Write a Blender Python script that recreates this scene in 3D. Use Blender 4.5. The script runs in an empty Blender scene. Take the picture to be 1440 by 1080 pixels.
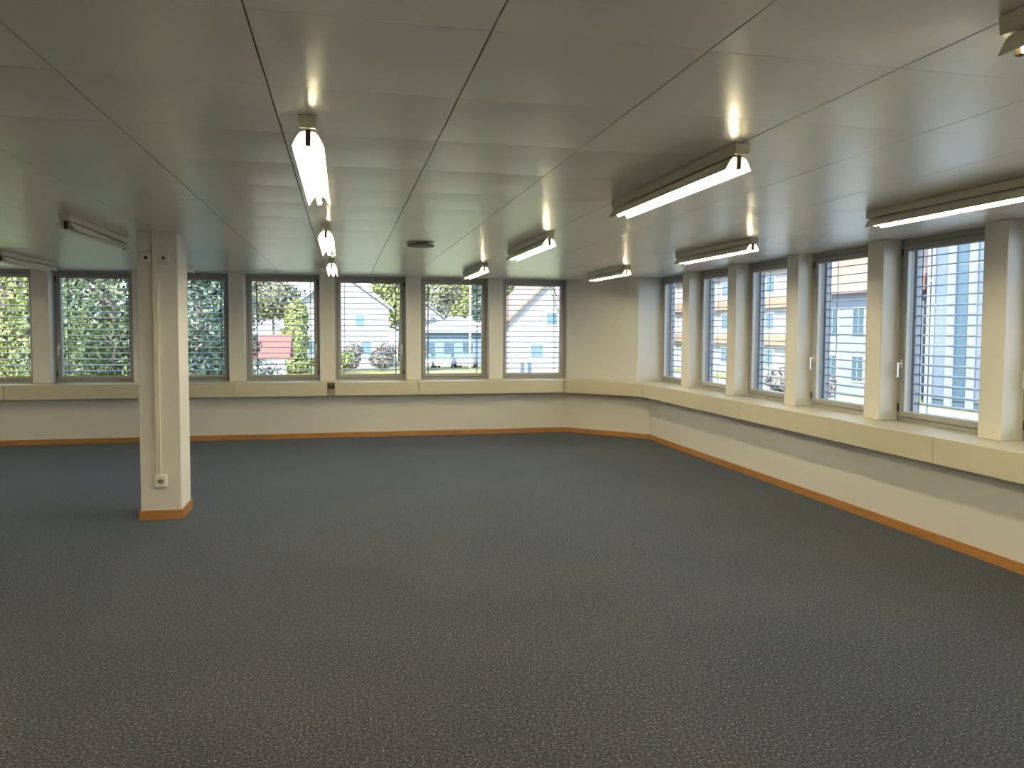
import bpy, bmesh, math, random
from mathutils import Vector, Matrix
R = math.radians
random.seed(7)
S = bpy.context.scene
COL = S.collection

# ------------------------------------------------------------------ camera
cam_d = bpy.data.cameras.new('camera')
cam = bpy.data.objects.new('camera', cam_d)
COL.objects.link(cam)
F_PX, PP_Y, PITCH, YAW, ROLL, EYE = 1069.12, 516.04, .04957, .21843, .00503, 1.67457
cam_d.sensor_fit = 'HORIZONTAL'
cam_d.sensor_width = 36.0
cam_d.lens = F_PX / 1440 * 36
cam_d.shift_y = -(540 - PP_Y) / 1440
cam_d.clip_end = 600
_rt = Vector((math.cos(YAW), -math.sin(YAW), 0))
_fw = Vector((math.sin(YAW), math.cos(YAW), 0))
_up = Vector((0, 0, 1))
f2 = _fw * math.cos(PITCH) - _up * math.sin(PITCH)
u2 = _up * math.cos(PITCH) + _fw * math.sin(PITCH)
r3 = _rt * math.cos(ROLL) + u2 * math.sin(ROLL)
u3 = u2 * math.cos(ROLL) - _rt * math.sin(ROLL)
M = Matrix((r3, u3, -f2)).transposed().to_4x4()
M.translation = Vector((0, 0, EYE))
cam.matrix_world = M
S.camera = cam

# ------------------------------------------------------------------ view, sky, sun
S.view_settings.view_transform = 'Standard'
S.view_settings.look = 'None'
S.view_settings.gamma = 1
S.view_settings.exposure = 1.16
S.view_settings.use_curve_mapping = False
SKY = 2.5
SUN = 8.4
TUBE = 52.0
w = bpy.data.worlds.new('sky')
S.world = w
w.use_nodes = True
nt = w.node_tree
nt.nodes.clear()
n_out = nt.nodes.new('ShaderNodeOutputWorld')
n_bg = nt.nodes.new('ShaderNodeBackground')
n_tc = nt.nodes.new('ShaderNodeTexCoord')
n_sp = nt.nodes.new('ShaderNodeSeparateXYZ')
n_cr = nt.nodes.new('ShaderNodeValToRGB')
n_cr.color_ramp.elements[0].position = 0.0
n_cr.color_ramp.elements[0].color = (.80, .90, 1.0, 1)
n_cr.color_ramp.elements[1].position = 0.8
n_cr.color_ramp.elements[1].color = (.38, .58, .95, 1)
nt.links.new(n_tc.outputs['Generated'], n_sp.inputs[0])
nt.links.new(n_sp.outputs['Z'], n_cr.inputs[0])
nt.links.new(n_cr.outputs[0], n_bg.inputs[0])
nt.links.new(n_bg.outputs[0], n_out.inputs[0])
n_bg.inputs[1].default_value = SKY

sun_d = bpy.data.lights.new('sun', 'SUN')
sun_d.energy = SUN
sun_d.angle = R(1.0)
sun_d.color = (1, .95, .84)
sun = bpy.data.objects.new('sun', sun_d)
COL.objects.link(sun)
sun.rotation_euler = Vector((.5, .62, -.62)).to_track_quat('-Z', 'Y').to_euler()
sun.location = (-20, -20, 30)

# ------------------------------------------------------------------ materials
def new_mat(name):
    m = bpy.data.materials.new(name)
    m.use_nodes = True
    return m, m.node_tree, m.node_tree.nodes['Principled BSDF']

def mat(name, col, rough=.6, metal=0.0, spec=.5, noise=0.0, nscale=30, bump=0.0, bscale=200):
    m, t, b = new_mat(name)
    b.inputs['Base Color'].default_value = (*col, 1)
    b.inputs['Roughness'].default_value = rough
    b.inputs['Metallic'].default_value = metal
    b.inputs['Specular IOR Level'].default_value = spec
    tc = t.nodes.new('ShaderNodeTexCoord')
    if noise:
        n = t.nodes.new('ShaderNodeTexNoise')
        n.inputs['Scale'].default_value = nscale
        n.inputs['Detail'].default_value = 4
        mx = t.nodes.new('ShaderNodeMix')
        mx.data_type = 'RGBA'
        mx.inputs[6].default_value = (*[c * (1 - noise) for c in col], 1)
        mx.inputs[7].default_value = (*[min(1, c * (1 + noise)) for c in col], 1)
        t.links.new(tc.outputs['Object'], n.inputs['Vector'])
        t.links.new(n.outputs['Fac'], mx.inputs[0])
        t.links.new(mx.outputs[2], b.inputs['Base Color'])
    if bump:
        n2 = t.nodes.new('ShaderNodeTexNoise')
        n2.inputs['Scale'].default_value = bscale
        bp = t.nodes.new('ShaderNodeBump')
        bp.inputs['Strength'].default_value = bump
        bp.inputs['Distance'].default_value = .002
        t.links.new(tc.outputs['Object'], n2.inputs['Vector'])
        t.links.new(n2.outputs['Fac'], bp.inputs['Height'])
        t.links.new(bp.outputs[0], b.inputs['Normal'])
    return m

def carpet_mat():
    m, t, b = new_mat('carpet')
    tc = t.nodes.new('ShaderNodeTexCoord')
    n1 = t.nodes.new('ShaderNodeTexNoise')
    n1.inputs['Scale'].default_value = 80
    n1.inputs['Detail'].default_value = 3
    n1.inputs['Roughness'].default_value = .7
    r1 = t.nodes.new('ShaderNodeValToRGB')
    e = r1.color_ramp.elements
    e[0].position = .36; e[0].color = (.007, .0085, .015, 1)
    e[1].position = .72; e[1].color = (.265, .25, .24, 1)
    e2 = r1.color_ramp.elements.new(.5); e2.color = (.030, .0345, .050, 1)
    e3 = r1.color_ramp.elements.new(.60); e3.color = (.064, .066, .078, 1)
    n2 = t.nodes.new('ShaderNodeTexNoise')
    n2.inputs['Scale'].default_value = 1.1
    n2.inputs['Detail'].default_value = 3
    mx = t.nodes.new('ShaderNodeMix'); mx.data_type = 'RGBA'; mx.blend_type = 'MULTIPLY'
    mx.inputs[0].default_value = 1
    r2 = t.nodes.new('ShaderNodeValToRGB')
    r2.color_ramp.elements[0].position = .35; r2.color_ramp.elements[0].color = (.90, .90, .90, 1)
    r2.color_ramp.elements[1].position = .65; r2.color_ramp.elements[1].color = (1.08, 1.06, 1.05, 1)
    t.links.new(tc.outputs['Object'], n1.inputs['Vector'])
    t.links.new(tc.outputs['Object'], n2.inputs['Vector'])
    t.links.new(n1.outputs['Fac'], r1.inputs[0])
    t.links.new(n2.outputs['Fac'], r2.inputs[0])
    t.links.new(r1.outputs[0], mx.inputs[6])
    t.links.new(r2.outputs[0], mx.inputs[7])
    t.links.new(mx.outputs[2], b.inputs['Base Color'])
    b.inputs['Roughness'].default_value = .9
    b.inputs['Specular IOR Level'].default_value = .18
    b.inputs['Sheen Weight'].default_value = .16
    b.inputs['Sheen Tint'].default_value = (.62, .80, 1, 1)
    b.inputs['Sheen Roughness'].default_value = .4
    bp = t.nodes.new('ShaderNodeBump')
    bp.inputs['Strength'].default_value = .5
    bp.inputs['Distance'].default_value = .004
    t.links.new(n1.outputs['Fac'], bp.inputs['Height'])
    t.links.new(bp.outputs[0], b.inputs['Normal'])
    return m

def wood_mat(name, c1, c2):
    m, t, b = new_mat(name)
    tc = t.nodes.new('ShaderNodeTexCoord')
    mp = t.nodes.new('ShaderNodeMapping')
    mp.inputs['Scale'].default_value = (1.5, 1.5, 40)
    n = t.nodes.new('ShaderNodeTexNoise')
    n.inputs['Scale'].default_value = 3
    n.inputs['Detail'].default_value = 5
    r = t.nodes.new('ShaderNodeValToRGB')
    r.color_ramp.elements[0].position = .3; r.color_ramp.elements[0].color = (*c1, 1)
    r.color_ramp.elements[1].position = .7; r.color_ramp.elements[1].color = (*c2, 1)
    t.links.new(tc.outputs['Object'], mp.inputs[0])
    t.links.new(mp.outputs[0], n.inputs['Vector'])
    t.links.new(n.outputs['Fac'], r.inputs[0])
    t.links.new(r.outputs[0], b.inputs['Base Color'])
    b.inputs['Roughness'].default_value = .45
    return m

def glass_mat():
    m = bpy.data.materials.new('window_glass')
    m.use_nodes = True
    t = m.node_tree
    t.nodes.clear()
    o = t.nodes.new('ShaderNodeOutputMaterial')
    tr = t.nodes.new('ShaderNodeBsdfTransparent')
    tr.inputs[0].default_value = (.93, .96, .95, 1)
    gl = t.nodes.new('ShaderNodeBsdfGlossy')
    gl.inputs['Roughness'].default_value = .01
    fr = t.nodes.new('ShaderNodeFresnel')
    fr.inputs[0].default_value = 1.45
    mx = t.nodes.new('ShaderNodeMixShader')
    ge = t.nodes.new('ShaderNodeNewGeometry')
    sb = t.nodes.new('ShaderNodeMath'); sb.operation = 'SUBTRACT'; sb.inputs[0].default_value = 1
    ml = t.nodes.new('ShaderNodeMath'); ml.operation = 'MULTIPLY'
    t.links.new(ge.outputs['Backfacing'], sb.inputs[1])
    t.links.new(sb.outputs[0], ml.inputs[0])
    t.links.new(fr.outputs[0], ml.inputs[1])
    t.links.new(ml.outputs[0], mx.inputs[0])
    t.links.new(tr.outputs[0], mx.inputs[1])
    t.links.new(gl.outputs[0], mx.inputs[2])
    t.links.new(mx.outputs[0], o.inputs[0])
    return m

def emit_mat(name, col, s):
    m, t, b = new_mat(name)
    b.inputs['Base Color'].default_value = (.8, .8, .8, 1)
    b.inputs['Emission Color'].default_value = (*col, 1)
    b.inputs['Emission Strength'].default_value = s
    return m

def leaf_mat(name, cols, scale=1.2):
    m, t, b = new_mat(name)
    tc = t.nodes.new('ShaderNodeTexCoord')
    n = t.nodes.new('ShaderNodeTexNoise')
    n.inputs['Scale'].default_value = scale
    n.inputs['Detail'].default_value = 6
    n.inputs['Roughness'].default_value = .75
    r = t.nodes.new('ShaderNodeValToRGB')
    el = r.color_ramp.elements
    el[0].position = .30; el[0].color = (*cols[0], 1)
    el[1].position = .70; el[1].color = (*cols[-1], 1)
    for i, c in enumerate(cols[1:-1]):
        e = el.new(.30 + .4 * (i + 1) / (len(cols) - 1)); e.color = (*c, 1)
    t.links.new(tc.outputs['Object'], n.inputs['Vector'])
    t.links.new(n.outputs['Fac'], r.inputs[0])
    t.links.new(r.outputs[0], b.inputs['Base Color'])
    b.inputs['Roughness'].default_value = .6
    return m

REARW = mat('bounce_white_wall', (.82, .81, .79), .8)  # extra white for the unseen walls, to bounce more light onto the ceiling
PILW = mat('white_pillar_paint', (.70, .68, .64), .8, bump=.15, bscale=350)
WALL = mat('white_wall_paint', (.60, .595, .575), .8, bump=.15, bscale=350, noise=.02, nscale=2)
CREAM = mat('cream_painted_metal', (.53, .495, .39), .45, noise=.02, nscale=3)
MULL = mat('cream_white_paint', (.70, .68, .625), .5)
FRAME = mat('grey_window_profile', (.34, .345, .34), .4, noise=.03, nscale=8)
FRAMEL = mat('light_grey_bead', (.55, .55, .53), .35)
SEAL = mat('black_rubber_seal', (.012, .012, .012), .6)
GLASS = glass_mat()
CARPET = carpet_mat()
OAK = wood_mat('oak_baseboard', (.28, .125, .032), (.42, .20, .058))
CEIL = mat('satin_white_ceiling_metal', (.88, .85, .79), .32, spec=1.0)
_cb = CEIL.node_tree.nodes['Principled BSDF']
_cb.inputs['Coat Weight'].default_value = .8
_cb.inputs['Coat Roughness'].default_value = .30
GAP = mat('dark_joint', (.05, .045, .04), .8)
SLAT = mat('grey_aluminium_slat', (.36, .39, .44), .45)
CORD = mat('dark_ladder_cord', (.20, .21, .23), .7)
RAIL = mat('pale_guide_rail', (.36, .38, .43), .4)
LAMPB = mat('cream_lamp_body', (.62, .58, .46), .4)
LAMPR = mat('white_lamp_reflector', (.80, .78, .66), .35)
LAMPD = mat('dark_lampholder', (.05, .045, .035), .5)
TUBEON = emit_mat('lit_fluorescent_tube', (1, .85, .53), TUBE)
TUBEOFF = mat('unlit_fluorescent_tube', (.82, .82, .80), .25)
PLAST = mat('cream_plastic', (.70, .66, .56), .4)
WHITEP = mat('white_plastic', (.80, .79, .75), .35)
DARK = mat('dark_hole', (.02, .018, .015), .6)
BROWN = mat('brown_plastic', (.115, .085, .05), .5)
GREYP = mat('grey_plate', (.24, .22, .19), .5)
CHROME = mat('satin_handle_metal', (.75, .75, .74), .3, metal=.7)

# ------------------------------------------------------------------ mesh builder
class MB:
    def __init__(s):
        s.v = []; s.f = []; s.sm = []
    def quad(s, pts, smooth=False):
        i = len(s.v); s.v += [tuple(p) for p in pts]
        s.f.append(tuple(range(i, i + len(pts)))); s.sm.append(smooth)
    def box(s, x0, x1, y0, y1, z0, z1, m=None):
        i = len(s.v)
        pts = [(x, y, z) for z in (z0, z1) for (x, y) in ((x0, y0), (x1, y0), (x1, y1), (x0, y1))]
        if m is not None: pts = [tuple(m @ Vector(p)) for p in pts]
        s.v += pts
        for q in ((3, 2, 1, 0), (4, 5, 6, 7), (0, 1, 5, 4), (1, 2, 6, 5), (2, 3, 7, 6), (3, 0, 4, 7)):
            s.f.append(tuple(i + k for k in q)); s.sm.append(False)
    def prism(s, poly, z0, z1):
        # counter-clockwise polygon in plan, extruded upward
        n = len(poly); i = len(s.v)
        s.v += [(x, y, z0) for x, y in poly] + [(x, y, z1) for x, y in poly]
        s.f.append(tuple(i + k for k in reversed(range(n)))); s.sm.append(False)
        s.f.append(tuple(i + n + k for k in range(n))); s.sm.append(False)
        for k in range(n):
            a, b = k, (k + 1) % n
            s.f.append((i + a, i + b, i + n + b, i + n + a)); s.sm.append(False)
    def sweep(s, prof, a, b, ax='y', closed=True, caps=True, smooth=False):
        # profile of (u, z) pairs carried along an axis from a to b
        n = len(prof); i = len(s.v)
        for t in (a, b):
            for u, z in prof:
                s.v.append((u, t, z) if ax == 'y' else (t, u, z))
        rng = range(n if closed else n - 1)
        for k in rng:
            c, d = k, (k + 1) % n
            s.f.append((i + c, i + d, i + n + d, i + n + c)); s.sm.append(smooth)
        if closed and caps:
            s.f.append(tuple(i + k for k in range(n))); s.sm.append(False)
            s.f.append(tuple(i + n + k for k in reversed(range(n)))); s.sm.append(False)
    def tube(s, p0, p1, r0, r1=None, seg=12, caps=True, smooth=True):
        r1 = r0 if r1 is None else r1
        p0 = Vector(p0); p1 = Vector(p1)
        d = (p1 - p0).normalized()
        a = d.orthogonal().normalized(); b = d.cross(a)
        i = len(s.v)
        for p, r in ((p0, r0), (p1, r1)):
            for k in range(seg):
                t = 2 * math.pi * k / seg
                s.v.append(tuple(p + a * (r * math.cos(t)) + b * (r * math.sin(t))))
        for k in range(seg):
            q = (k + 1) % seg
            s.f.append((i + k, i + q, i + seg + q, i + seg + k)); s.sm.append(smooth)
        if caps:
            s.f.append(tuple(i + k for k in reversed(range(seg)))); s.sm.append(False)
            s.f.append(tuple(i + seg + k for k in range(seg))); s.sm.append(False)
    def build(s, name, m, parent=None, bevel=0.0, loc=None):
        me = bpy.data.meshes.new(name)
        me.from_pydata(s.v, [], s.f)
        me.polygons.foreach_set('use_smooth', s.sm)
        bm = bmesh.new(); bm.from_mesh(me)
        bmesh.ops.recalc_face_normals(bm, faces=bm.faces)
        bm.to_mesh(me); bm.free()
        me.materials.append(m)
        o = bpy.data.objects.new(name, me)
        COL.objects.link(o)
        if parent is not None: o.parent = parent
        if loc is not None: o.location = loc
        if bevel:
            bv = o.modifiers.new('soft_edge', 'BEVEL')
            bv.width = bevel; bv.segments = 2; bv.limit_method = 'ANGLE'; bv.angle_limit = R(40)
        return o

def tag(o, label, cat, group=None, kind=None):
    o['label'] = label; o['category'] = cat
    if group: o['group'] = group
    if kind: o['kind'] = kind
    return o

def thing(name, label, cat, loc=(0, 0, 0), rz=0, group=None, kind=None):
    o = bpy.data.objects.new(name, None)
    o.empty_display_size = .1
    COL.objects.link(o)
    o.location = loc; o.rotation_euler = (0, 0, rz)
    return tag(o, label, cat, group, kind)

def copy_tree(o, parent=None):
    kids = [c for c in o.children]
    c = o.copy()
    COL.objects.link(c)
    c.parent = parent
    for k in kids: copy_tree(k, c)
    return c

# ------------------------------------------------------------------ room shell
H = 2.5
XL, YR = -7.0, -.9           # unseen left wall and wall behind the camera, set close to bounce light
YB, XR = 11.93, 4.58          # lower walls below the windows
ZT, ZB = .862, .655           # sill duct top and underside
DY, DX = 11.78, 4.43          # duct fronts
FY, FX = 12.29, 4.94          # window frame planes
MY, MX = 12.10, 4.755         # mullion fronts
OY, OX = 12.46, 5.11          # outer face of the walls
CL, CU, CD = 15.47, 15.80, 15.258   # x + y of the slanted corner: lower wall, upper wall, duct front

f = MB(); f.prism([(XL - .3, YR - .3), (OX, YR - .3), (OX, OY), (XL - .3, OY)], -.25, 0)
tag(f.build('floor', CARPET), 'dark grey blue speckled carpet over the whole room', 'floor', kind='structure')

b = MB()
b.prism([(XL, YB), (CL - YB, YB), (CL - YB + .05, OY), (XL, OY)], 0, ZT - .012)
tag(b.build('wall_back', WALL), 'white wall below the row of windows at the far end', 'wall', kind='structure')
b = MB()
b.prism([(XR, YR), (OX, YR), (OX, CL - XR + .05), (XR, CL - XR)], 0, ZT - .012)
b.prism([(MX, YR), (OX, YR), (OX, .965), (MX, .965)], ZT - .012, H)
tag(b.build('wall_right', WALL), 'white wall below the row of windows on the right', 'wall', kind='structure')
b = MB()
b.prism([(CL - YB, YB), (XR, CL - XR), (OX, CL - XR + .05), (OX, OY), (CL - YB + .05, OY)], 0, ZT - .012)
b.prism([(3.64, CU - 3.64), (CU - 11.27, 11.27), (OX, 11.27), (OX, OY), (3.64, OY)], ZT - .012, H + .02)
tag(b.build('wall_corner', WALL), 'slanted plain wall between the two rows of windows', 'wall', kind='structure')
b = MB(); b.box(XL - .3, XL, YR - .3, OY, 0, H + .3)
tag(b.build('wall_left', REARW), 'plain white wall at the left end of the office, unseen, bouncing light', 'wall', kind='structure')
b = MB(); b.box(XL, OX, YR - .3, YR, 0, H + .3)
tag(b.build('wall_rear', REARW), 'plain white wall unseen behind the viewpoint, bouncing light onto the ceiling', 'wall', kind='structure')
b = MB(); b.box(XL - .6, OX + .25, YR - .6, OY + .25, H + .08, H + .4)  # unseen slab added to keep sun and sky out of the room
tag(b.build('roof', WALL), 'unseen flat roof slab over the office, blocking sun and sky', 'roof', kind='structure')

# sills: the ledge behind the duct up to the window frames
b = MB(); b.prism([(XL, DY + .02), (CD - DY, DY + .02), (3.64, CU - 3.64), (3.64, FY + .01), (XL, FY + .01)], ZT - .012, ZT)
tag(b.build('trim_1', CREAM), 'cream ledge under the far windows', 'window sill', kind='structure')
b = MB(); b.prism([(DX + .02, YR), (FX + .01, YR), (FX + .01, 11.27), (CU - 11.27, 11.27), (DX + .02, CD - DX)], ZT - .012, ZT)
tag(b.build('trim_2', CREAM), 'cream ledge under the right windows', 'window sill', kind='structure')
b = MB(); b.prism([(CD - DY, DY + .02), (DX + .02, CD - DX), (CU - 11.27, 11.27), (3.64, CU - 3.64)], ZT - .012, ZT)
tag(b.build('trim_3', CREAM), 'cream ledge along the slanted corner', 'window sill', kind='structure')

# cable duct running under the sills, in sections with thin seams
duct = thing('cable_duct', 'cream metal cable duct running under all the window sills', 'cable duct', (0, DY, ZB))
g = .0025
def duct_section(p, q, out):
    # p, q front corners (left to right), out = front-to-wall direction at each end
    m = MB()
    a = Vector(p); c = Vector(q); d = (c - a).normalized() * g
    a = a + d; c = c - d
    m.prism([tuple(a), tuple(c), tuple(c + Vector(out[1])), tuple(a + Vector(out[0]))], ZB, ZT - .0005)
    o = m.build('duct_section', CREAM, duct, bevel=.004)
    o.location = (0, -DY, -ZB)
    return o
seam = [XL, -4.6, -1.575, 1.14, CD - DY]
k22 = math.tan(R(22.5)) * .148
for i in range(4):
    o1 = (k22 if i == 3 else 0, .148)
    duct_section((seam[i], DY), (seam[i + 1], DY), ((0, .148), o1))
duct_section((CD - DY, DY), (DX, CD - DX), ((k22, .148), (.148, k22)))
seam_r = [CD - DX, 7.9, 4.98, 2.0, YR]
for i in range(4):
    o0 = (.148, k22 if i == 0 else 0)
    duct_section((DX, seam_r[i]), (DX, seam_r[i + 1]), (o0, (.148, 0)))

# baseboards
bt, bh = .014, .075
b = MB(); b.prism([(XL, YB - bt), (CL - YB - bt * .414, YB - bt), (CL - YB, YB), (XL, YB)], 0, bh)
tag(b.build('baseboard_back', OAK), 'oak skirting along the far wall', 'baseboard', kind='structure')
b = MB(); b.prism([(CL - YB - bt * .414, YB - bt), (XR - bt, CL - XR - bt * .414), (XR, CL - XR), (CL - YB, YB)], 0, bh)
tag(b.build('baseboard_corner', OAK), 'oak skirting along the slanted corner', 'baseboard', kind='structure')
b = MB(); b.prism([(XR - bt, YR), (XR, YR), (XR, CL - XR), (XR - bt, CL - XR - bt * .414)], 0, bh)
tag(b.build('baseboard_right', OAK), 'oak skirting along the right wall', 'baseboard', kind='structure')

# ------------------------------------------------------------------ ceiling of square metal panels
X0, TX, Y0, TY = -1.54966, .65216, 1.47821, .63381
b = MB()
rng = random.Random(3)
NX, NY = 6, 8
def ceil_ok(x, y):
    return x <= FX + .01 and y <= FY + .01
i0 = int(math.floor((XL - X0) / TX)); i1 = int(math.ceil((FX - X0) / TX))
j0 = int(math.floor((YR - Y0) / TY)); j1 = int(math.ceil((FY - Y0) / TY))
for i in range(i0, i1):
    for j in range(j0, j1):
        xa, xb = X0 + i * TX + .0026, X0 + (i + 1) * TX - .0026
        ya, yb = Y0 + j * TY + .0014, Y0 + (j + 1) * TY - .0014
        xa = max(xa, XL); xb = min(xb, FX); ya = max(ya, YR); yb = min(yb, FY)
        if xb - xa < .02 or yb - ya < .02: continue
        sag = .0022 + rng.uniform(-.0006, .0010)
        tilt = rng.uniform(-.0006, .0006)
        base = len(b.v)
        for q in range(NY + 1):
            v = q / NY
            for p in range(NX + 1):
                u = p / NX
                z = H - sag * math.sin(math.pi * v) + tilt * (v - .5)
                b.v.append((xa + (xb - xa) * u, ya + (yb - ya) * v, z))
        for q in range(NY):
            for p in range(NX):
                a = base + q * (NX + 1) + p
                b.f.append((a, a + NX + 1, a + NX + 2, a + 1)); b.sm.append(True)
        # turned-up edges
        ring = [base + p for p in range(NX + 1)] + [base + q * (NX + 1) + NX for q in range(1, NY + 1)] \
            + [base + NY * (NX + 1) + p for p in reversed(range(NX))] + [base + q * (NX + 1) for q in reversed(range(1, NY))]
        n = len(ring)
        lo = len(b.v)
        for r_ in ring: b.v.append(b.v[r_])
        up = len(b.v)
        for r_ in ring:
            x, y, z = b.v[r_]
            b.v.append((x, y, H + .018))
        for k in range(n):
            b.f.append((lo + k, lo + (k + 1) % n, up + (k + 1) % n, up + k)); b.sm.append(False)
ceil = b.build('ceiling', CEIL)
tag(ceil, 'grey white satin metal ceiling of square panels', 'ceiling', kind='structure')
b = MB(); b.box(XL, OX, YR, OY, H + .02, H + .08)
o = b.build('ceiling_backing', GAP); tag(o, 'dark void behind the ceiling joints', 'ceiling', kind='structure')

# ------------------------------------------------------------------ windows
WW = 1.10
HW = H - ZT
def ring(m, x0, x1, z0, z1, t, y0, y1, top=None):
    top = top or t
    m.box(x0, x0 + t, y0, y1, z0, z1)
    m.box(x1 - t, x1, y0, y1, z0, z1)
    m.box(x0 + t, x1 - t, y0, y1, z0, z0 + t)
    m.box(x0 + t, x1 - t, y0, y1, z1 - top, z1)

def make_window(kind, handle):
    r = thing(kind, '', 'window', kind='structure')
    hw = WW / 2
    m = MB(); ring(m, -hw, hw, 0, HW, .034, 0, .10, .05)
    m.build('frame', FRAME, r, bevel=.003)
    m = MB(); ring(m, -hw + .034, hw - .034, .034, HW - .05, .005, .004, .07)
    m.build('seal', SEAL, r)
    s0, s1, z0, z1 = -hw + .039, hw - .039, .039, HW - .055
    m = MB(); ring(m, s0, s1, z0, z1, .046, -.014, .06, .05)
    sash = m.build('sash', FRAME, r, bevel=.004)
    m = MB(); ring(m, s0 + .046, s1 - .046, z0 + .046, z1 - .05, .008, -.004, .03)
    m.build('glazing_bead', FRAMEL, sash)
    m = MB(); m.box(s0 + .05, s1 - .05, .030, .036, z0 + .05, z1 - .054)
    m.build('pane', GLASS, sash)
    if handle:
        x = (s0 + .022) if handle == 'left' else (s1 - .022)
        zc = .52
        m = MB(); m.box(x - .014, x + .014, -.024, -.014, zc - .04, zc + .04)
        m.tube((x, -.02, zc), (x, -.058, zc), .009)
        m.box(x - .010, x + .010, -.066, -.050, zc - .125, zc + .012)
        m.build('handle', CHROME, sash, bevel=.004)
        m = MB()
        for hz in (.12, HW - .12):
            xx = -hw + .03 if handle == 'left' else hw - .03
            m.tube((xx, -.012, hz - .035), (xx, -.012, hz + .035), .009, seg=10)
        m.build('hinge', SEAL, r)
    return r

protoW = {}
WINS = []     # (empty, wall)
def place_window(n, loc, rz, handle, label):
    key = handle
    if key not in protoW:
        o = make_window('window_%d' % n, handle); protoW[key] = o
    else:
        o = copy_tree(protoW[key]); o.name = 'window_%d' % n
    o.location = loc; o.rotation_euler = (0, 0, rz); o['label'] = label
    return o

def make_blind():
    r = thing('venetian_blind', '', 'blind', group='outdoor venetian blinds')
    hw = WW / 2 - .045
    pitch = .088
    n = 17
    m = MB()
    wdt, sag, tl = .080, .009, R(8)
    y_c = .150
    for k in range(n):
        zc = .075 + k * pitch
        if zc > HW - .09: break
        pr = []
        for q in range(7):
            u = (q / 6 - .5)
            yy = u * wdt; zz = sag * (1 - 4 * u * u) - sag * .5
            pr.append((y_c + yy * math.cos(tl) - zz * math.sin(tl), zc + yy * math.sin(tl) + zz * math.cos(tl)))
        prof = pr + [(y, z - .0022) for y, z in reversed(pr)]
        m.sweep(prof, -hw + .018, hw - .018, ax='x', smooth=False)
    m.build('slats', SLAT, r)
    for s in (-1, 1):
        c = MB(); x = s * hw * .80
        c.box(x - .005, x + .005, y_c - .046, y_c - .043, .05, HW - .08)
        c.box(x - .005, x + .005, y_c + .043, y_c + .046, .05, HW - .08)
        c.build('ladder_cord', CORD, r)
        c = MB(); x = s * (hw + .004)
        c.box(x - .018, x + .018, y_c - .030, y_c + .030, -.01, HW)
        c.build('guide_rail', RAIL, r)
    c = MB(); c.box(-hw + .018, hw - .018, y_c - .035, y_c + .035, .022, .042)
    c.build('bottom_rail', SLAT, r, bevel=.003)
    c = MB(); c.box(-hw, hw, y_c - .045, y_c + .045, HW - .075, HW)
    c.build('head_box', SLAT, r)
    return r
protoB = None
def place_blind(loc, rz, label):
    global protoB
    if protoB is None:
        protoB = make_blind(); o = protoB
    else:
        o = copy_tree(protoB)
    o.location = loc; o.rotation_euler = (0, 0, rz); o['label'] = label

PB = 1.33
back = [  # k from the corner, handle, where
    (6, 'left', 'far wall, cut off by the left edge'),
    (5, 'left', 'far wall, window directly left of the pillar'),
    (4, 'left', 'far wall, window half hidden by the pillar'),
    (3, 'right', 'far wall, first window right of the pillar'),
    (2, 'right', 'far wall, window just right of the brown duct outlet'),
    (1, None, 'far wall, second window from the slanted corner'),
    (0, None, 'far wall, window next to the slanted corner'),
]
num = 1
ZS = ZT
for k, hd, where in back:
    x1 = 3.636 - PB * k
    loc = (x1 - WW / 2, FY, ZS)
    place_window(num, loc, 0, hd, 'grey framed window, ' + where); num += 1
    place_blind(loc, 0, 'grey slatted outdoor blind, ' + where)
for k in (7,):
    x1 = 3.636 - PB * k
    place_window(num, (x1 - WW / 2, FY, ZS), 0, 'left', 'grey framed far window number %d left of the view' % (k - 6)); num += 1
right = [
    (4, None, 'right wall, farthest window beside the slanted corner'),
    (3, None, 'right wall, second window from the slanted corner'),
    (2, None, 'right wall, middle window of the five'),
    (1, 'left', 'right wall, second nearest full window, with a white handle'),
    (0, 'left', 'right wall, nearest full window facing a glassy tower'),
    (-1, 'left', 'right wall, window cut off at the right edge'),
]
PR, Y00 = 1.316, 6.0
for k, hd, where in right:
    yf = Y00 + PR * k
    loc = (FX, yf - WW / 2, ZS)
    place_window(num, loc, R(-90), hd, 'grey framed window, ' + where); num += 1
    place_blind(loc, R(-90), 'grey slatted outdoor blind, ' + where)
for k in (-2, -3):
    place_window(num, (FX, Y00 + PR * k - WW / 2, ZS), R(-90), 'left', 'grey framed right window number %d outside the view' % (-k - 1)); num += 1

# mullions between the windows (each one a piece of the setting)
tn = 4
for k in range(0, 8):
    xr = 3.636 - PB * k - WW; xl = 3.636 - PB * (k + 1)
    if k == 7: xl = XL
    m = MB(); m.box(xl, xr, MY, OY, ZT, H - .001)
    o = m.build('trim_%d' % tn, MULL, bevel=.006); tn += 1
    tag(o, 'cream mullion between far windows, number %d from the corner' % (k + 1), 'mullion', kind='structure')
for k in range(4, -4, -1):
    ya = Y00 + PR * k - WW; yb_ = Y00 + PR * (k - 1)
    if k == -3: yb_ = .96
    m = MB(); m.box(MX, OX, yb_, ya, ZT, H - .001)
    o = m.build('trim_%d' % tn, MULL, bevel=.006); tn += 1
    tag(o, 'cream mullion between right windows, number %d from the corner' % (5 - k), 'mullion', kind='structure')

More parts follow.
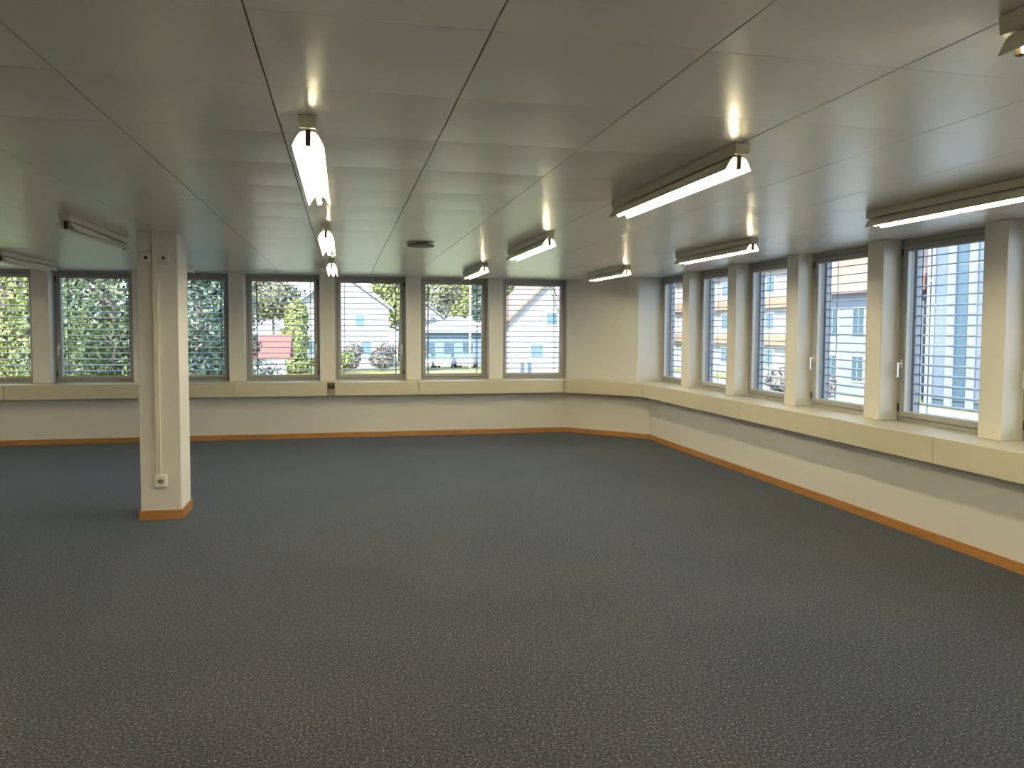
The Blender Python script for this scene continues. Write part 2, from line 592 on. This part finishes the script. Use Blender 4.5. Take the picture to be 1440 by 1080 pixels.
# ------------------------------------------------------------------ pillar with its fittings
px0, px1, py0, py1 = -1.725, -1.395, 7.08, 7.49
pil = thing('pillar', 'white square pillar standing free at the left of the room', 'pillar', ((px0 + px1) / 2, (py0 + py1) / 2, 0))
hx, hy = (px1 - px0) / 2, (py1 - py0) / 2
m = MB(); m.box(-hx, hx, -hy, hy, 0, H - .001)
m.build('shaft', PILW, pil, bevel=.006)
m = MB()
m.box(-hx - bt, hx + bt, -hy - bt, -hy, 0, .08)
m.box(-hx - bt, hx + bt, hy, hy + bt, 0, .08)
m.box(-hx - bt, -hx, -hy, hy, 0, .08)
m.box(hx, hx + bt, -hy, hy, 0, .08)
o = m.build('baseboard', OAK, pil); o['label'] = 'oak skirting around the foot of the pillar'

tr = MB(); tr.box(-.022, .022, -.034, 0, .06, H - .34 - .002)
t = thing('cable_trunking', 'narrow cream cable channel running up the front of the pillar', 'cable channel', (-1.572, py0, .34))
tr.build('channel', PLAST, t, bevel=.004)

def wall_box(x, label, hole):
    t = thing('junction_box', label, 'junction box', (x, py0, 2.225), group='boxes on the pillar')
    m = MB(); m.box(-.043, .043, -.036, 0, 0, .088); m.build('housing', PLAST, t, bevel=.006)
    m = MB(); m.tube((0, -.041, .044), (0, -.034, .044), .015); m.build('button', hole, t)
wall_box(-1.641, 'small cream box with a dark hole, left of the cable channel on the pillar', DARK)
wall_box(-1.502, 'small cream box with a beige knob, right of the cable channel on the pillar', BROWN)

t = thing('power_socket', 'white power socket low on the front of the pillar', 'socket', (-1.555, py0, .285))
m = MB(); m.box(-.05, .05, -.04, 0, 0, .112); m.build('cover', WHITEP, t, bevel=.012)
m = MB()
pts = [(.030 * math.cos(R(a)), .020 * math.sin(R(a))) for a in (0, 60, 120, 180, 240, 300)]
m.sweep([(x * 1.0, .056 + z * 1.1) for x, z in pts], -.0425, -.039, ax='y')
m.build('recess', GREYP, t)
m = MB()
for hx_, hz_ in ((-.014, .056), (0, .050), (.014, .056)):
    m.tube((hx_, -.044, hz_), (hx_, -.041, hz_), .0045, seg=10)
m.build('pin_holes', DARK, t)

# brown outlet in the duct
t = thing('duct_outlet', 'brown socket outlet let into the cream cable duct below the far windows', 'outlet', (-.185, DY, ZB))
m = MB(); m.box(-.06, .06, -.006, -.0005, .004, .204); m.build('plate', GREYP, t)
m = MB(); m.box(-.052, .052, -.010, -.006, .10, .195); m.build('socket_insert', BROWN, t, bevel=.002)
m = MB()
m.box(-.046, -.008, -.0115, -.0095, .12, .165); m.box(.004, .048, -.0115, -.0095, .115, .165)
m.build('socket_openings', DARK, t)

# ------------------------------------------------------------------ ceiling lamps
LL = 1.58
def make_lamp(on):
    r = thing('fluorescent_lamp', '', 'ceiling lamp', group='tube lamps on the ceiling')
    # origin on the ceiling at the near end, running along +y, z downward
    zt = -.004
    m = MB()
    m.sweep([(-.036, zt), (-.031, -.052), (.031, -.052), (.036, zt)], 0, LL, ax='y')
    m.build('housing', LAMPB, r, bevel=.002)
    m = MB()
    half = [(.012, -.055), (.028, -.060), (.040, -.072), (.049, -.087), (.056, -.101), (.063, -.116)]
    pr = [(-x, z) for x, z in reversed(half)] + half
    inner = [(x * .965, z - .002 if abs(x) < .03 else z) for x, z in pr]
    m.sweep(pr + list(reversed([(x, z - .0025) if abs(x) < .03 else (x - .0025 * (1 if x > 0 else -1), z - .0005) for x, z in pr])), .03, LL - .03, ax='y')
    m.build('reflector', LAMPR, r)
    m = MB(); m.tube((0, .05, -.094), (0, LL - .05, -.094), .013, seg=16)
    m.build('tube', TUBEON if on else TUBEOFF, r)
    for y in (.038, LL - .038):
        m = MB(); m.box(-.011, .011, y - .012, y + .012, -.112, -.055)
        m.build('lampholder', LAMPD, r, bevel=.003)
    return r
lit = make_lamp(True)
off = None
lit_used = False
def lamp(x, y, on, label):
    global off, lit_used
    if on:
        o = copy_tree(lit) if lit_used else lit
        lit_used = True
    else:
        if off is None: off = make_lamp(False); o = off
        else: o = copy_tree(off)
    o.location = (x, y, H)
    o['label'] = label
    return o
lamps = [
    (-.13, 3.08, True, 'lit tube lamp seen end on, nearest of the row left of centre'),
    (-.13, 6.20, True, 'lit tube lamp second in the row left of centre'),
    (-.13, 9.28, True, 'lit tube lamp farthest in the row left of centre, in front of the mullion'),
    (1.715, .13, True, 'tube lamp cut off by the top right corner of the view'),
    (1.715, 3.08, True, 'lit tube lamp hanging largest in the right centre of the ceiling'),
    (1.715, 6.25, True, 'lit tube lamp behind the large centre right one'),
    (1.715, 9.30, True, 'lit tube lamp in front of the far windows, second from the corner'),
    (3.56, 3.06, True, 'lit tube lamp cut off at the right edge, along the right windows'),
    (3.56, 6.15, True, 'lit tube lamp along the middle of the right windows'),
    (3.56, 9.22, True, 'lit tube lamp in front of the slanted corner wall'),
    (-.13, -.05, True, 'added unseen lit tube lamp overhead just behind the viewpoint, left of centre'),  # unseen lamps behind the camera, added to brighten the foreground
    (3.56, -.05, True, 'added unseen lit tube lamp behind the viewpoint along the right windows'),
    (-1.97, 3.0, True, 'added unseen lit tube lamp just outside the left edge of the view'),  # from here to the unlit ones: unseen, added to lift the dim left side
    (-1.97, -.05, True, 'added unseen lit tube lamp behind the viewpoint, left'),
    (-5.4, 3.0, True, 'added unseen lit tube lamp far left of the view, near'),
    (-5.4, 6.12, True, 'added unseen lit tube lamp far left of the view, middle'),
    (-5.4, 9.25, True, 'added unseen lit tube lamp far left of the view, by the far windows'),
    (-1.97, 6.12, False, 'unlit tube lamp just left of the top of the pillar'),
    (-1.97, 9.22, False, 'unlit tube lamp mostly hidden behind the pillar'),
    (-3.62, 9.25, False, 'unlit tube lamp cut off at the left edge'),
]
for a in lamps: lamp(*a)

# round air outlet
t = thing('air_outlet', 'thin round grey air outlet disc on the ceiling near the far windows', 'air outlet', (.735, 7.41, H))
m = MB(); m.tube((0, 0, -.032), (0, 0, -.018), .128, .132, seg=32); m.build('disc', GREYP, t)
m = MB(); m.tube((0, 0, -.02), (0, 0, -.003), .05, seg=20); m.build('neck', GREYP, t)

# ------------------------------------------------------------------ outdoors
GZ = -2.2
GRASS = leaf_mat('sunny_lawn', [(.13, .13, .025), (.19, .175, .035), (.23, .20, .06)], .8)
ASPH = mat('pale_asphalt', (.22, .22, .23), .9, noise=.1, nscale=2)
b = MB(); b.prism([(-90, 12.9), (95, 12.9), (95, 190), (-90, 190)], GZ - .3, GZ)
tag(b.build('lawn', GRASS), 'bright green lawn outside the far windows', 'lawn', kind='structure')
b = MB(); b.prism([(5.6, -30), (95, -30), (95, 12.9), (5.6, 12.9)], GZ - .3, GZ)
tag(b.build('yard', ASPH), 'pale asphalt yard outside the right windows', 'yard', kind='structure')
b = MB(); b.prism([(15, 12.9), (29, 12.9), (29, 74), (21, 74)], GZ - .01, GZ + .02)
tag(b.build('street', ASPH), 'pale street running away beyond the right windows', 'street', kind='structure')
b = MB(); b.prism([(-12, 52), (2.8, 52), (2.2, 66), (-14, 66)], GZ - .01, GZ + .02)
tag(b.build('parking_area', mat('light_concrete', (.30, .30, .315), .9, noise=.08, nscale=1)), 'light concrete parking area beyond the far windows', 'parking area', kind='structure')

PLAST_W = mat('white_render', (.34, .335, .345), .85)
PLAST_C = mat('cream_render', (.78, .72, .62), .85)
PLAST_L = mat('lilac_render', (.20, .21, .265), .85)
PLAST_B = mat('shaded_blue_panels', (.06, .088, .125), .5)  # darkened blue carries the tower's shaded side; the posts share it
ORANGE = mat('peach_panels', (.30, .175, .115), .7)
ROOF_R = mat('pale_red_tiles', (.26, .135, .095), .8, noise=.15, nscale=2)
ROOF_G = mat('grey_roof_tiles', (.32, .30, .30), .8, noise=.15, nscale=2)
ROOF_RED = mat('red_roof_tiles', (.25, .065, .05), .8, noise=.1, nscale=2)
PANEDK = mat('dark_far_glass', (.10, .16, .20), .15)
PANEBL = mat('blue_far_glass', (.05, .09, .125), .2)
BARK = mat('grey_brown_bark', (.16, .12, .09), .9)
BARKL = mat('pale_bark', (.25, .21, .16), .9)

def house(name, label, cx, y, wd, dp, ez, rz_, wall, roof, wins, rot=0.0):
    # gable faces the office; ez = eaves height, rz_ = ridge height (above the ground)
    t = thing(name, label, 'house', (cx, y, GZ), rot)
    h = wd / 2
    m = MB()
    m.sweep([(-h, 0), (h, 0), (h, ez), (0, rz_), (-h, ez)], 0, dp, ax='y')
    wl = m.build('walls', wall, t)
    m = MB()
    sl = (rz_ - ez) / h; o = .45; th = .18
    for s in (-1, 1):
        m.sweep([(0, rz_ + .02), (s * (h + o), ez - o * sl + .02), (s * (h + o), ez - o * sl + .02 + th), (0, rz_ + .02 + th)], -.5, dp + .5, ax='y')
    m.build('roof', roof, t)
    for (x, z, w_, h_) in wins:
        m = MB(); m.box(x - w_ / 2, x + w_ / 2, -.06, .02, z, z + h_)
        wi = m.build('window', WHITEP, t)
        m = MB(); m.box(x - w_ / 2 + .1, x + w_ / 2 - .1, -.08, -.05, z + .1, z + h_ - .1)
        m.build('pane', PANEDK, wi)
    return t

house('gabled_house', 'white gabled house with a grey roof beyond the lawn', -.2, 76, 9.2, 11, 5.9, 9.2, PLAST_W, ROOF_G,
      [(-2.6, 1.2, 1.2, 1.5), (2.4, 1.2, 1.2, 1.5), (-2.0, 4.0, 1.1, 1.3), (1.8, 4.0, 1.1, 1.3)])
house('corner_house', 'white house with a pale red roof seen by the slanted corner', 20.5, 66, 13.0, 12, 4.4, 10.6, PLAST_W, ROOF_R,
      [(-3.6, 1.2, 1.3, 1.4), (-.6, 1.2, 1.3, 1.4), (-2.2, 4.2, 1.2, 1.3), (1.2, 4.2, 1.2, 1.3), (3.4, 1.2, 1.3, 1.4)])
house('red_roofed_shed', 'low shed with a bright red roof behind the conifer', -4.2, 58, 3.2, 5, 2.0, 3.2, PLAST_C, ROOF_RED, [(0, .9, .8, .8)], R(90))
house('distant_house', 'small white house far away among the trees', 10.2, 98, 5, 6, 5.2, 7.2, PLAST_W, ROOF_G, [(-1.2, 3.2, .9, 1.1), (1.2, 3.2, .9, 1.1)])

# pavilion with a broad pale hipped roof
t = thing('pavilion', 'low pale blue pavilion with a broad white hipped roof', 'pavilion', (11.9, 80, GZ))
m = MB(); m.box(-4.6, 4.6, 0, 8, 0, 3.6); m.build('walls', mat('pale_blue_render', (.14, .19, .27), .8), t)
m = MB()
A = [(-5.4, -.7, 3.5), (5.4, -.7, 3.5), (5.4, 8.7, 3.5), (-5.4, 8.7, 3.5)]
for i in range(4): m.quad([A[i], A[(i + 1) % 4], (0.6, 4, 5.3)])
m.quad(list(reversed(A)))
m.build('roof', PLAST_W, t)
for x in (-3, -1, 1, 3):
    m = MB(); m.box(x - .5, x + .5, -.05, .02, 1.0, 2.4); m.build('window', PANEBL, t)

# parked cars in front of the pavilion
def make_car(colour):
    r = thing('car', '', 'car', group='cars parked beyond the lawn')
    m = MB()
    body = [(-2.1, .35), (2.1, .35), (2.15, .7), (1.9, .88), (1.1, .95), (-1.75, .98), (-2.1, .85)]
    m.sweep([(x, z) for x, z in body], -.82, .82, ax='y')
    m.build('body', colour, r, bevel=.05)
    m = MB(); m.sweep([(1.15, .93), (.45, 1.42), (-1.1, 1.45), (-1.75, .96)], -.72, .72, ax='y')
    m.build('cabin', PANEDK, r, bevel=.04)
    for x in (-1.3, 1.3):
        for y in (-.8, .8):
            m = MB(); m.tube((x, y - .1, .32), (x, y + .1, .32), .32, seg=16); m.build('wheel', SEAL, r)
    return r
CARW = mat('white_car_paint', (.75, .76, .78), .25)
CARG = mat('grey_car_paint', (.22, .23, .25), .25)
CARS = mat('silver_car_paint', (.48, .49, .51), .25)
for x, c, lb in ((8.3, CARW, 'white car parked left beyond the lawn'), (10.6 + 2.4, CARG, 'dark grey car parked right beyond the lawn'), (10.6, CARS, 'silver car parked between the white and the grey car')):
    o = make_car(c); o.location = (x * .92, 73 + x * .1, GZ); o.rotation_euler = (0, 0, R(82) if x < 9 else R(75)); o['label'] = lb

# posts on the verge
for i, (x, lb) in enumerate(((13.0, 'left of two blue grey posts on the verge'), (13.55, 'right of two blue grey posts on the verge'))):
    t = thing('post', lb, 'post', (x, 55, GZ), group='posts on the verge')
    m = MB(); m.box(-.14, .14, -.14, .14, 0, 1.35); m.build('shaft', PLAST_B, t, bevel=.03)
    m = MB(); m.box(-.17, .17, -.17, .17, 1.35, 1.43); m.build('cap', PLAST_W, t, bevel=.02)
t = thing('lamp_post', 'pale lamp post standing beside the pavilion', 'lamp post', (11.2, 68, GZ))
m = MB(); m.tube((0, 0, 0), (0, 0, 8.2), .10, .07, seg=10); m.build('pole', PLAST_C, t)
m = MB(); m.box(-.7, .08, -.12, .12, 8.1, 8.25); m.build('lantern', PLAST_W, t)

# foliage
def foliage(blobs, n, size, seed, flat=.0):
    rg = random.Random(seed)
    m = MB()
    tot = sum(r[3] * r[4] for r in blobs)
    for (x, y, z, rx, rz) in blobs:
        cnt = int(n * rx * rz / tot)
        for _ in range(cnt):
            d = Vector((rg.gauss(0, 1), rg.gauss(0, 1), rg.gauss(0, 1))).normalized()
            rr = rg.uniform(.45, 1.0) ** .6
            p = Vector((x + d.x * rx * rr, y + d.y * rx * rr, z + d.z * rz * rr))
            nrm = (d + Vector((rg.uniform(-.8, .8), rg.uniform(-.8, .8), rg.uniform(-.5, .9)))).normalized()
            a = nrm.orthogonal().normalized()
            a.rotate(Matrix.Rotation(rg.uniform(0, 6.28), 3, nrm))
            c = nrm.cross(a)
            s_ = size * rg.uniform(.6, 1.3)
            m.quad([p - a * s_, p + c * s_ * .5, p + a * s_, p - c * s_ * .5])
    return m

def tree(name, label, x, y, trunk_h, tr_r, blobs, n, size, lm, seed, bark=BARK, cat='tree', group='trees outside'):
    t = thing(name, label, cat, (x, y, GZ), group=group)
    foliage(blobs, n, size, seed).build('foliage', lm, t)
    m = MB(); m.tube((0, 0, 0), (0, 0, trunk_h), tr_r, tr_r * .6, seg=10)
    rg = random.Random(seed + 5)
    for k in range(7):
        z = trunk_h * (.45 + .08 * k)
        an = rg.uniform(0, 6.28); l = trunk_h * .25
        m.tube((0, 0, z), (math.cos(an) * l, math.sin(an) * l, z + l * .7), tr_r * .4, tr_r * .12, seg=6)
    m.build('trunk', bark, t)
    return t

LV_Y = leaf_mat('yellow_green_leaves', [(0.081, 0.105, 0.019), (0.186, 0.202, 0.040), (0.290, 0.282, 0.105)], .9)
LV_M = leaf_mat('mixed_green_leaves', [(0.019, 0.036, 0.014), (0.065, 0.088, 0.025), (0.222, 0.226, 0.065)], .55)
LV_D = leaf_mat('dark_conifer_needles', [(0.013, 0.028, 0.018), (0.030, 0.055, 0.030), (0.080, 0.110, 0.055)], .8)
LV_O = leaf_mat('olive_leaves', [(0.068, 0.068, 0.031), (0.124, 0.118, 0.056), (0.180, 0.161, 0.081)], .5)
LV_B = leaf_mat('brownish_twigs', [(0.105, 0.084, 0.068), (0.155, 0.130, 0.112), (0.205, 0.180, 0.155)], .7)
LV_T = leaf_mat('tan_green_leaves', [(0.048, 0.060, 0.029), (0.129, 0.129, 0.073), (0.222, 0.202, 0.137)], .7)

tree('leafy_tree', 'sunlit yellow green tree outside the leftmost far window', -9.9, 25.5, 5, .16,
     [(0, 0, 5.2, 2.0, 2.4), (1.0, -.3, 3.4, 1.5, 1.5), (-1.0, .5, 3.6, 1.6, 1.8), (.3, .3, 7.0, 1.5, 1.5), (.6, -.4, 1.9, 1.5, 1.2)], 12000, .085, LV_Y, 11)
tree('leafy_tree', 'dark tree with yellow leaf clusters outside the window left of the pillar', -5.6, 20.5, 5, .18,
     [(0, 0, 4.6, 1.8, 2.0), (.9, .2, 3.0, 1.4, 1.4), (-.9, 0, 3.2, 1.3, 1.5), (.2, .4, 6.6, 1.6, 1.7), (0, 0, 1.6, 1.8, 1.2)], 15000, .072, LV_M, 12)
tree('conifer', 'dark conifer behind the pillar outside the far windows', -2.95, 17.0, 7, .15,
     [(0, 0, 1.2, 1.25, 1.0), (0, 0, 2.6, 1.2, 1.1), (.1, 0, 4.0, 1.1, 1.2), (0, 0, 5.6, .9, 1.2), (0, 0, 7.2, .6, 1.2)], 12000, .065, LV_D, 13)
LV_H = leaf_mat('deep_green_leaves', [(.020, .034, .014), (.045, .07, .025), (.13, .15, .05)], .8)
tree('tall_hedge', 'tall dense dark green hedge behind the trees left of the pillar', -11.7, 31.6, 6, .2,
     [(-4.6 + 1.15 * k, 0, zz, 1.0, 1.4) for k in range(9) for zz in (1.3, 3.6, 5.9, 8.1)], 16000, .15, LV_H, 41, cat='hedge', group=None)
tree('leafy_tree', 'tan and green tree between the conifer and the red roofed shed', -3.3, 26, 6, .14,
     [(0, 0, 6.2, 1.3, 1.2), (.4, 0, 7.6, 1.1, 1.1), (-.5, 0, 4.7, 1.1, 1.0)], 5000, .09, LV_T, 14, BARKL)
tree('shrub', 'dark low evergreen shrub in front of the parking area', -3.4, 30, 1.5, .08,
     [(0, 0, 1.4, 1.5, 1.4), (-1.2, 0, 2.6, 1.2, 1.4), (-.4, 0, 3.3, .8, .7)], 5000, .10, LV_D, 15, cat='shrub')
tree('shrub', 'yellow green shrub beside the white gabled house', -4.2, 68, 2.5, .1,
     [(0, 0, 2.4, 1.5, 2.0), (.3, 0, 4.6, 1.1, 1.9), (-1.2, 0, 1.4, 1.6, 1.2), (.2, 0, .8, 1.7, .9)], 4000, .22, LV_Y, 16, cat='shrub')
tree('leafy_tree', 'olive tree behind the red roofed shed', -8.0, 93, 7, .2,
     [(0, 0, 7.4, 3.2, 2.6), (2.4, 0, 6.4, 2.4, 2.2), (-2.2, 0, 6.4, 2.4, 2.2)], 3500, .28, LV_O, 17)
tree('leafy_tree', 'bright yellow tree right of the white gabled house', 6.6, 92, 7, .2,
     [(0, 0, 6.2, 2.6, 2.6), (1.3, 0, 8.4, 2.2, 2.0), (-1.6, 0, 9.2, 2.0, 1.8)], 3500, .28, LV_Y, 18)
tree('leafy_tree', 'olive brown tree above the left of the pavilion', 12.3, 109, 8, .25,
     [(0, 0, 7.2, 3.0, 2.8), (2.0, 0, 9.4, 2.6, 2.2), (-2.4, 0, 8.8, 2.6, 2.2)], 3500, .30, LV_O, 19)
tree('leafy_tree', 'yellow tree above the middle of the pavilion', 17.8, 118, 8, .25,
     [(0, 0, 8.0, 2.6, 2.8), (1.2, 0, 10.2, 2.2, 2.0), (-1.6, 0, 10.0, 2.2, 1.8)], 3500, .30, LV_Y, 20)
tree('conifer', 'dark green tree at the right end of the pavilion', 16.9, 94, 8, .25,
     [(0, 0, 4.0, 1.6, 2.0), (.1, 0, 6.6, 1.5, 2.0), (0, 0, 9.0, 1.2, 1.8)], 3500, .24, LV_D, 21)
tree('leafy_tree', 'green tree left of the pale red roofed corner house', 20.4, 99.5, 8, .2,
     [(0, 0, 6.6, 1.7, 2.4), (.6, 0, 9.0, 1.6, 1.8)], 3000, .26, LV_M, 22)
for i, (x, y, lb) in enumerate(((.4, 70, 'left brownish bare bush in front of the white gabled house'), (3.4, 70.5, 'middle brownish bare bush in front of the white gabled house'), (6.2, 69.2, 'right brownish bare bush in front of the white gabled house'))):
    tree('bush', lb, x, y, .8, .05, [(0, 0, 1.1, 1.2, 1.0), (.5, 0, 1.9, .9, .7)], 1600, .15, LV_B, 30 + i, cat='bush', group='bare bushes before the house')
tree('bush', 'green bush at the left corner of the white gabled house', -.4, 66, .8, .05, [(0, 0, .9, .9, .9), (.6, 0, 1.3, .7, .7)], 700, .2, LV_Y, 36, cat='bush', group='bare bushes before the house')

def bare_tree(label, x, y, h, seed, lean):
    t = thing('bare_tree', label, 'tree', (x, y, GZ), group='trees outside')
    m = MB(); rg = random.Random(seed)
    def grow(p, d, l, r, dep):
        q = p + d * l
        m.tube(p, q, r, r * .68, seg=6, caps=False)
        if dep == 0: return
        for _ in range(2 if dep > 3 else 3):
            nd = (d + Vector((rg.uniform(-.8, .8) + lean * .25, rg.uniform(-.5, .5), rg.uniform(-.1, .5)))).normalized()
            grow(q, nd, l * rg.uniform(.62, .82), r * .62, dep - 1)
    grow(Vector((0, 0, 0)), Vector((lean * .2, 0, 1)).normalized(), h * .3, .12, 5)
    m.build('branches', BARK, t)
bare_tree('bare branched tree in front of the white corner house', 9.6, 31, 8, 5, -.7)

# buildings along the street on the right
def block(name, label, x, y0, y1, h, wall, rows, cols, band=None, roof=None, pane=PANEDK, depth=10, win=(1.3, 1.4), first=1.0, step=2.9, frame=True):
    t = thing(name, label, 'building', (x, y0, GZ))
    L = y1 - y0
    m = MB(); m.box(0, depth, 0, L, 0, h); m.build('walls', wall, t)
    if band:
        for k in range(rows):
            z = first + win[1] + .35 + k * step
            if z + .75 > h: break
            m = MB(); m.box(-.5, -.002, .6, L - .6, z, z + .75); m.build('balcony_band', band, t)
    for k in range(rows):
        for c in range(cols):
            yc = L * (c + .5) / cols; z = first + k * step
            m = MB(); m.box(-.06, -.001, yc - win[0] / 2, yc + win[0] / 2, z, z + win[1])
            wi = m.build('window', WHITEP if frame else PLAST_C, t)
            m = MB(); m.box(-.09, -.05, yc - win[0] / 2 + .09, yc - .03, z + .09, z + win[1] - .09)
            m.box(-.09, -.05, yc + .03, yc + win[0] / 2 - .09, z + .09, z + win[1] - .09)
            m.build('pane', pane, wi)
    if roof:
        m = MB(); m.sweep([(-.7, h), (depth + .7, h), (depth / 2, h + 3.4)], -.6, L + .6, ax='y'); m.build('roof', roof, t)
    return t
block('apartment_block', 'white apartment block with peach balcony bands across the street', 33, 49, 78, 10.5, PLAST_W, 3, 8, ORANGE, ROOF_R)
block('rendered_house', 'pale lilac house with a peach tiled roof across the street', 31, 37.3, 47.5, 6.2, PLAST_L, 2, 4, None, ROOF_R, PANEBL, win=(1.2, 1.7), first=.7, step=2.9)
# glassy tower with vertical fins, shade put into its darker blues
t = thing('glass_tower', 'pale blue glass tower with vertical fins across the yard', 'tower', (30, 24.2, GZ))
m = MB(); m.box(0, 12, 0, 9.8, 0, 16); m.build('core', PLAST_B, t)
for k in range(7):
    m = MB(); m.box(-.08, -.002, .5 + k * 1.35, 1.45 + k * 1.35, .4, 15.5)
    m.build('glass_strip', PANEBL if k % 2 else mat('shaded_pale_strip', (.115, .14, .18), .4), t)
for k in range(8):
    m = MB(); m.box(-.35, -.002, .26 + k * 1.35, .42 + k * 1.35, 0, 16); m.build('fin', PLAST_L, t)
block('white_neighbour', 'white building right of the glass tower', 26, 8, 21.5, 9, PLAST_W, 3, 4, None, ROOF_R)
for i, (x, y, lb) in enumerate(((27.0, 39.5, 'left purple brown shrub before the lilac house'), (27.0, 42.8, 'right purple brown shrub before the lilac house'))):
    tree('street_shrub', lb, x, y, .6, .05, [(0, 0, .7, 1.2, .7), (.3, .6, 1.0, .8, .6)], 700, .2, LV_B, 50 + i, cat='shrub', group='shrubs before the lilac house')
